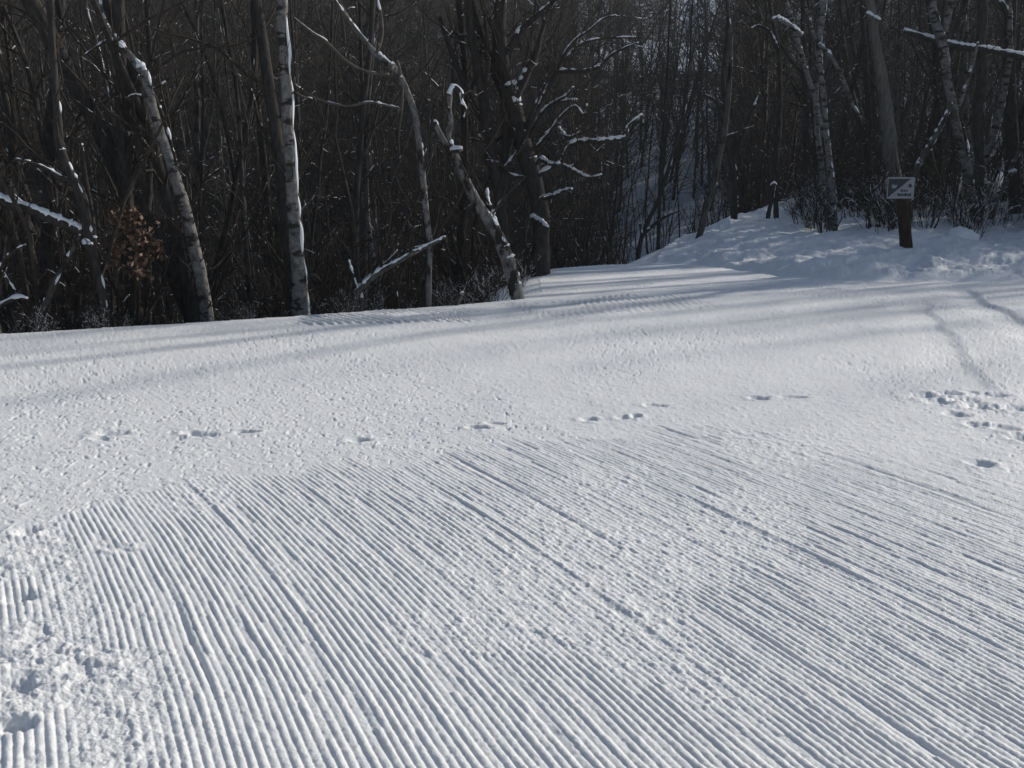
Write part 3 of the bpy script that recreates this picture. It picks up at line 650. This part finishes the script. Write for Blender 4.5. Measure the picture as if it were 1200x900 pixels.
def sign():
    Y = 17.5; b = at(1062, 293, Y); b[2] = min(b[2], ground_z(b[0], b[1]) + .02)
    root = tag(empty('trail_sign', b), 'small black and white trail sign on a dark wooden post standing in the snow bank', 'sign')
    top = at(1054, 214, Y) - b; bp = Buf()
    P = smooth_path(np.array([[0, 0, -.4], [0, 0, 0], top * .55 + [.012, 0, 0], top]), 5); g = np.random.default_rng(3)
    r = np.interp(np.linspace(0, 1, len(P)), [0, .3, .6, 1], [.112, .110, .100, .085]) * g.uniform(.96, 1.04, len(P)); bp.tube(P, r, 12)
    link('post', bp.mesh('post'), M['post'], root)
    bk = Buf(); bk.tube(np.array([top * .38 + [.06, 0, 0], top * .5 + [.125, .0, 0], top * .68 + [.115, 0, 0], top * .74 + [.05, 0, 0]]), [.03, .05, .045, .02], 7); link('broken_branch_stub', bk.mesh('stub'), M['post'], root)
    c = at(1052.5, 220, Y) - b; W, Hh = .448, .350; y0 = c[1] - .105
    def loc(pts): return [(c[0] + x * W, c[2] + z * Hh) for x, z in pts]
    def part(name, shapes, d0, d1, m, par):
        q = Buf()
        for s_ in shapes: prism(q, loc(s_), y0 - d0, y0 - d1)
        return link(name, q.mesh(name, False), M[m], par)
    board = part('board', [[(-.5, -.5), (.5, -.5), (.5, .5), (-.5, .5)]], 0, .018, 'sign_white', root)
    part('dark_triangle', [[(-.472, -.455), (.345, .425), (-.472, .425)]], .0182, .0205, 'sign_dark', board)
    part('white_emblem', [[(-.36, .09), (-.30, .19), (-.27, .12), (-.13, .14), (-.18, .02), (-.25, -.04), (-.34, .00)]], .0207, .0225, 'sign_white', board)
    part('dark_emblem', [[(.27, .10), (.30, .18), (.37, .20), (.41, .12), (.40, .03), (.33, .01), (.28, .04)]], .0182, .0205, 'sign_dark', board)
    let = []
    for x0, x1, z0, z1 in [(.0, .055, -.19, -.07), (.07, .10, -.18, -.09), (.115, .165, -.19, -.07), (.18, .21, -.18, -.09), (.225, .27, -.17, -.09), (-.11, -.05, -.39, -.25), (-.04, -.005, -.38, -.27), (.01, .06, -.39, -.26), (.07, .10, -.37, -.28), (.115, .16, -.38, -.28), (.17, .22, -.39, -.25), (.23, .26, -.38, -.28), (.275, .33, -.38, -.28), (.34, .395, -.39, -.25)]:
        let.append([(x0, z0), (x1, z0), (x1, z1), (x0, z1)])
    part('lettering', let, .0182, .0205, 'sign_dark', board)
sign()

def mound(u, v, Y, r, label, seed):
    p = at(u, v, Y); p[2] = ground_z(p[0], p[1])
    root = tag(empty('snowy_rock', p), label, 'rock')
    V, T = _ico(4); n = fbm(V[:, 0] * 1.8 + seed, V[:, 1] * 1.8 + V[:, 2] * 2.1, seed, 4) - .5; n2 = fbm(V[:, 0] * 7 + seed, V[:, 1] * 7 + V[:, 2] * 8, seed + 5, 2) - .5
    W = V * (1 + .55 * n + .10 * n2)[:, None] * np.array(r)
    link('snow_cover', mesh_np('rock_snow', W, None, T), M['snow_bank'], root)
    W2 = V * (1 + .4 * n)[:, None] * np.array(r) * [.9, .9, .6] + [0, -.05, -.12]
    link('rock', mesh_np('rock_body', W2, None, T), M['bark_dark'], root)
mound(1126, 283, 18.6, (.30, .30, .24), 'rounded snow-covered rock on the bank right of the sign', 3)
mound(1222, 276, 19.5, (.55, .4, .22), 'broad snow-covered hump at the right edge of the bank', 5)

# ------------------------------------------------------------------ forest: prototypes and copies
def proto_tree(seed, h, r, bark, tw, low=.08, per=2.3, lean=.06, forks=1, stick=.06, snow=.5):
    g = np.random.default_rng(seed); bt, bc, bs = Buf(), Buf(), Buf(); st = []
    P = walk(g, (0, 0, -.4), (g.normal(0, lean), g.normal(0, lean), 1), h, .55, .045, .02); rad = np.linspace(1, .12, len(P)) ** .8 * r
    bt.tube(P, rad, 8); plaster(g, bs, P, rad, stick)
    stems = [(P, rad)]
    for k in range(forks):
        i = int(len(P) * g.uniform(.12, .5)); Q = walk(g, P[i], unit(P[i + 1] - P[i]) + np.array([g.normal(0, .4), g.normal(0, .4), .1]), h * g.uniform(.35, .6), .5, .07, .05)
        rq = np.linspace(rad[i] * .7, .008, len(Q)); bt.tube(Q, rq, 6); stems.append((Q, rq)); plaster(g, bs, Q, rq, stick)
    for Q, rq in stems: twigs(g, bc, Q, rq, per, (.6, 2.3), 2, low, (.5, 1.2), st, .04, .17)
    for Q, rr in st:
        if rr[0] > .0035 and g.random() < snow: cling(g, bs, Q, rr, g.choice([.2, .28, .36]), .6, .85, 2.6)  # tiny snow specks, put in to show sun glints on the twigs
    return [('trunk', bt.mesh('bare_tree_trunk'), bark), ('crown', bc.mesh('bare_tree_crown'), tw)] + ([('clinging_snow', bs.mesh('bare_tree_snow'), 'snow_cap')] if bs.V else [])

def proto_shrub(seed, h, n, tw, snow=.12, per=6):
    g = np.random.default_rng(seed); bc, bs = Buf(), Buf(); st = []; bt = Buf()
    for k in range(n):
        a = g.uniform(0, 2 * np.pi); sp = g.uniform(.05, .55)
        P = walk(g, (math.cos(a) * .15, math.sin(a) * .15, -.25), (math.cos(a) * sp, math.sin(a) * sp, 1), h * g.uniform(.55, 1.05), .22, .13, .02); rad = np.linspace(.017, .004, len(P)) * h / 2.2
        bt.tube(P, rad, 5); st.append((P, rad)); twigs(g, bc, P, rad, per, (.25, .9), 1, .15, (.4, 1.1), st, .03, .2)
    for Q, rr in st:
        if g.random() < snow: cling(g, bs, Q, rr, .30 + .5 * snow, .8 + snow, .85, 2.4 - 1.6 * snow)
    return [('stems', bt.mesh('shrub_stems'), tw), ('crown', bc.mesh('shrub_crown'), tw)] + ([('clinging_snow', bs.mesh('shrub_snow'), 'snow_cap')] if bs.V else [])

PROTO_T = [('dark', proto_tree(101, 13, .10, 'bark_dark', 'twig')), ('dark', proto_tree(102, 12, .075, 'bark_dark', 'twig', forks=2)), ('slim', proto_tree(103, 10, .045, 'bark_dark', 'twig', lean=.1, forks=0)),
           ('slim', proto_tree(104, 9, .04, 'bark_dark', 'twig', lean=.16, forks=1, per=2.3)), ('grey', proto_tree(105, 12, .085, 'bark_grey', 'twig', forks=1, per=1.6)), ('grey', proto_tree(106, 10, .05, 'bark_grey', 'twig_pale', forks=0, lean=.12)),
           ('birch', proto_tree(107, 11, .065, 'bark_birch', 'twig', forks=1, per=1.5, lean=.1)), ('dark', proto_tree(108, 14, .13, 'bark_dark', 'twig', forks=2, per=2.1))]
PROTO_S = [proto_shrub(201, 2.6, 7, 'twig'), proto_shrub(202, 3.6, 6, 'twig', .1), proto_shrub(203, 1.6, 9, 'twig', .3), proto_shrub(204, 4.6, 5, 'twig', .08, 5), proto_shrub(205, 1.1, 10, 'twig', .4, 6)]
for k, pr in PROTO_T:
    for nm, me, mt in pr: me.materials.append(M[mt])
for pr in PROTO_S:
    for nm, me, mt in pr: me.materials.append(M[mt])

def place(name, parts, x, y, rz, sc, label, cat, group):
    o = empty(name, (x, y, ground_z(x, y))); o.rotation_euler = (0, 0, rz); o.scale = (sc, sc, sc); tag(o, label, cat, group)
    for nm, me, mt in parts:
        c = bpy.data.objects.new(nm, me); COL.objects.link(c); c.parent = o
        if nm == 'clinging_snow': c['kind'] = 'stuff'
    return o

ZLAB = {'left': 'in the shaded wood beyond the left edge of the trail', 'gap': 'in the wood below where the trail drops away', 'right': 'in the wood behind the snow bank'}
KLAB = {'dark': ('bare_tree', 'dark upright bare tree '), 'slim': ('young_tree', 'slim dark young tree '), 'grey': ('bare_tree', 'grey-barked bare tree '), 'birch': ('birch_tree', 'thin white-barked birch ')}
placed = []
def scatter(zone, count, u_rng, y_rng, smin, mind, weights, sign=1, pw=1.0, keep=None, scl=(.75, 1.2)):
    n = 0; tries = 0
    while n < count and tries < count * 60:
        tries += 1
        u = rng.uniform(*u_rng); Y = y_rng[0] + (y_rng[1] - y_rng[0]) * rng.random() ** pw; x = (u - 600) / FPX * Y / math.cos(PITCH) * .98
        s, t = zones(np.array([x]), np.array([Y]))
        if sign > 0 and s[0] < smin: continue
        if sign < 0 and (s[0] > -smin or t[0] < 3.2): continue
        if keep is not None and not keep(x, Y): continue
        if any((x - a) ** 2 + (Y - b) ** 2 < mind ** 2 for a, b in placed): continue
        placed.append((x, Y)); k = rng.choice(len(PROTO_T), p=weights); kind, parts = PROTO_T[k]
        nm, lb = KLAB[kind]
        place(nm, parts, x, Y, rng.uniform(0, 6.28), rng.uniform(*scl), lb + ZLAB[zone], 'tree', {'dark': 'dark', 'slim': 'slim young', 'grey': 'grey', 'birch': 'thin birch'}[kind] + ' trees ' + ZLAB[zone])
        n += 1
W1 = np.array([.2, .2, .2, .17, .08, .06, .03, .06]); W2 = np.array([.12, .14, .3, .24, .08, .08, .02, .02]); W3 = np.array([.22, .2, .14, .12, .1, .08, .06, .08])
scatter('left', 105, (-130, 640), (13, 55), 1.6, .7, W1, 1, 1.5)
scatter('gap', 85, (635, 870), (21, 62), 1.2, .5, np.array([.02, .03, .45, .42, .02, .06, 0, 0]), 1, 1.1, keep=lambda x, Y: not (715 < 600 + 1225 * x / Y < 850) or rng.random() < .5, scl=(.42, .8))
scatter('right', 75, (885, 1320), (22.5, 60), 1.0, .8, W3, -1, 1.5)
# the wood carries on out of view at the right: it shades the bank
for x_, y_, k_, s_ in [(23.8, 23.0, 3, 1.5), (27.5, 25.0, 2, 1.45), (20.6, 22.4, 3, 1.25), (31, 27.4, 3, 1.6), (25.2, 24.3, 2, 1.4), (17.2, 20.9, 2, 1.1), (29, 26.4, 3, 1.5), (15, 20.6, 3, 1.0), (21.8, 23.9, 3, 1.4), (18.9, 22.9, 3, 1.3), (24.5, 26.6, 3, 1.5), (16.4, 21.9, 2, 1.2), (24.6, 23.3, 3, 1.55), (26.3, 24.0, 3, 1.5), (22.6, 22.7, 2, 1.4), (28.2, 25.3, 3, 1.6), (19.6, 21.9, 3, 1.25), (23.1, 22.5, 3, 1.45), (26.0, 23.6, 2, 1.5), (21.2, 22.0, 3, 1.35), (25.6, 25.0, 5, 1.45), (23.6, 23.9, 5, 1.4), (27.2, 26.0, 5, 1.5), (22.5, 24.6, 4, 1.1), (19.5, 23.2, 4, 1.0), (26.0, 25.6, 4, 1.2)]:
    place('young_tree', PROTO_T[k_][1], x_, y_, x_, s_, KLAB['slim' if k_ < 4 else 'grey'][1] + ZLAB['right'], 'tree', ('slim young' if k_ < 4 else 'grey') + ' trees ' + ZLAB['right'])
scatter('right', 74, (1265, 2300), (18.5, 38), 1.0, .8, np.array([.25, .25, .12, .12, .1, .06, .04, .06]), -1, 1.0, keep=lambda x, Y: Y > 15.0 + .57 * (x - 3))

def shrubs(zone, count, u_rng, y_rng, srange, which, lab, group, sc=(.7, 1.2), pw=1.3, trange=None):
    n = 0; tries = 0
    while n < count and tries < count * 80:
        tries += 1
        u = rng.uniform(*u_rng); Y = y_rng[0] + (y_rng[1] - y_rng[0]) * rng.random() ** pw; x = (u - 600) / FPX * Y
        s, t = zones(np.array([x]), np.array([Y]))
        if not (srange[0] < s[0] < srange[1]): continue
        if trange and not (trange[0] < t[0] < trange[1]): continue
        place('bare_shrub', PROTO_S[rng.choice(which)], x, Y, rng.uniform(0, 6.28), rng.uniform(*sc), lab, 'shrub', group); n += 1
shrubs('left', 110, (-120, 625), (11, 40), (1.3, 40), [0, 1, 3], 'tangled dark bare shrub in the thicket beyond the left edge of the trail', 'shrubs in the left thicket', (.8, 1.5))
shrubs('left', 12, (520, 612), (12.6, 16), (.35, 2.0), [4, 2], 'low twiggy brush along the trail edge by the broken snag', 'brush along the left trail edge', (.3, .55))
shrubs('left', 26, (-60, 560), (10.2, 13.4), (.02, .8), [4, 2], 'short dark weed stems poking from the snow lip at the left trail edge', 'weeds along the left trail lip', (.14, .3))
shrubs('gap', 14, (640, 850), (20, 60), (1.2, 60), [0, 1, 3], 'thin bare shrub among the trees below where the trail drops away', 'shrubs below the drop')
shrubs('right', 78, (925, 1260), (18.6, 29), (-60, -.6), [0, 2, 4, 2, 4], 'snow-dusted bare shrub on top of the snow bank', 'shrubs on the snow bank', (.5, 1.0), 1.5, (3.5, 20))
shrubs('right', 44, (905, 1300), (24, 45), (-60, -.6), [0, 1, 3], 'dark bare shrub deep in the wood behind the snow bank', 'shrubs in the right wood', (.8, 1.4), 1.2, (8, 60))

# young spruces just past the right edge of the view: added to keep the bank in shade
def proto_spruce(seed, h):
    g = np.random.default_rng(seed); bt, bl = Buf(), Buf()
    bt.tube(np.array([[0, 0, -.3], [0, 0, h * .5], [0, 0, h]]), [.09, .05, .01], 7); z = .35
    while z < h - .1:
        L = (h - z) * .30 + .12
        for k in range(9):
            a = g.uniform(0, 6.28); P = walk(g, (0, 0, z), (math.cos(a), math.sin(a), g.uniform(-.25, .05)), L * g.uniform(.75, 1.1), .18, .08, .03); bt.tube(P, np.linspace(.012, .003, len(P)), 3, cap=False)
            for p in P[1:]:
                for _ in range(5):
                    d = unit([math.cos(a) + g.normal(0, .9), math.sin(a) + g.normal(0, .9), g.normal(-.1, .25)]); w = unit(np.cross(d, [0, 0, 1])) * .022; l = g.uniform(.12, .26)
                    bl.raw([p, p + d * l * .4 + w, p + d * l, p + d * l * .4 - w], Q=[[0, 1, 2, 3]])
        z += .24
    return [('trunk', bt.mesh('spruce_trunk'), 'bark_dark'), ('needles', bl.mesh('spruce_needles', False), 'needle')]
M['needle'] = plain('spruce_needles', (.022, .038, .020), .7, .35)
PROTO_E = [proto_spruce(301, 7.5), proto_spruce(302, 6.0)]
for pr in PROTO_E:
    for nm, me, mt in pr: me.materials.append(M[mt])
for k, (x, y) in enumerate([(11.0, 19.6), (12.0, 20.9), (11.8, 21.6), (13.1, 21.9), (13.4, 23.6), (14.5, 22.7), (15.1, 24.6), (16.6, 25.7), (10.6, 18.9), (13.2, 24.9), (18.4, 27.2)]):
    place('shade_spruce', PROTO_E[k % 2], x, y, k * 1.7, [.52, .66, .58][k % 3], 'dark young spruce added out of view past the right end of the snow bank to shade it', 'tree', 'shading spruces added out of view past the bank')

# ------------------------------------------------------------------ far wood: one uncountable mass of bare trees up the hillside
def far_wood():
    g = np.random.default_rng(77); protos = []
    for k in range(7):
        b = Buf(); h = g.uniform(9, 14); P = walk(g, (0, 0, -.5), (g.normal(0, .05), g.normal(0, .05), 1), h, 2.2, .05, .02); rad = np.linspace(.11, .02, len(P)); b.tube(P, rad, 3, cap=False)
        for _ in range(46):
            f = g.uniform(.05, .98) * (len(P) - 1); i = int(f); p = P[i] + (P[i + 1] - P[i]) * (f - i); l = g.uniform(.9, 3.4) * (1 - .3 * f / len(P))
            Q = walk(g, p, side_dir(g, P[i + 1] - P[i], g.uniform(.4, 1.1)), l, l / 2.01, .18, .1); b.tube(Q, np.linspace(.03, .010, len(Q)), 3, cap=False)
            for __ in range(3):
                q = Q[g.integers(0, len(Q) - 1)] + (Q[1] - Q[0]) * g.random(); ll = l * g.uniform(.3, .6); b.tube(np.stack([q, q + side_dir(g, Q[1] - Q[0], g.uniform(.4, 1.1)) * ll]), [.015, .006], 3, cap=False)
        protos.append((np.vstack(b.V), np.vstack(b.Q)))
    Vs, Qs, n = [], [], 0; cnt = 0
    while cnt < 3000:
        az = R(g.uniform(-33, 36)); r = 44 + 230 * g.random() ** 1.35; x, y = r * math.sin(az), r * math.cos(az)
        if in_clear(np.array([x]), np.array([y]))[0]: continue
        s, t = zones(np.array([x]), np.array([y]))
        if s[0] < 2 and r < 60: continue
        if r < 62 and 4.5 < math.degrees(az) < 12: continue
        if 80 < r < 142 and 3 < math.degrees(az) < 17 and g.random() < .55: continue
        V, Q = protos[g.integers(0, 7)]; a = g.uniform(0, 6.28); c, s_ = math.cos(a), math.sin(a); sc = g.uniform(.75, 1.25)
        W = V @ np.array([[c, s_, 0], [-s_, c, 0], [0, 0, 1]]) * sc; W[:, 0] += x; W[:, 1] += y; W[:, 2] += ground_z(x, y)
        Vs.append(W.astype(np.float32)); Qs.append(Q + n); n += len(W); cnt += 1
    o = link('far_wood', mesh_np('far_wood', np.vstack(Vs), np.vstack(Qs)), M['twig'])
    tag(o, 'dense dark leafless wood covering the hillside in the distance', 'wood', kind='stuff')
far_wood()

# ------------------------------------------------------------------ thin winter haze
def haze_box():
    import bmesh
    bm = bmesh.new(); bmesh.ops.create_cube(bm, size=1)
    for v in bm.verts: v.co = Vector((v.co.x * 900, v.co.y * 900, v.co.z * 190 + 70))
    me = bpy.data.meshes.new('haze'); bm.to_mesh(me); bm.free()
    m = bpy.data.materials.new('winter_haze'); m.use_nodes = True; nt = m.node_tree; nt.nodes.clear()
    out = nt.nodes.new('ShaderNodeOutputMaterial'); pv = nt.nodes.new('ShaderNodeVolumePrincipled')
    pv.inputs['Color'].default_value = (.80, .86, .92, 1); pv.inputs['Density'].default_value = 0.00075; pv.inputs['Anisotropy'].default_value = .25
    nt.links.new(pv.outputs[0], out.inputs['Volume'])
    tag(link('haze', me, m), 'thin pale winter haze in the air over the wood', 'haze', kind='stuff')
haze_box()
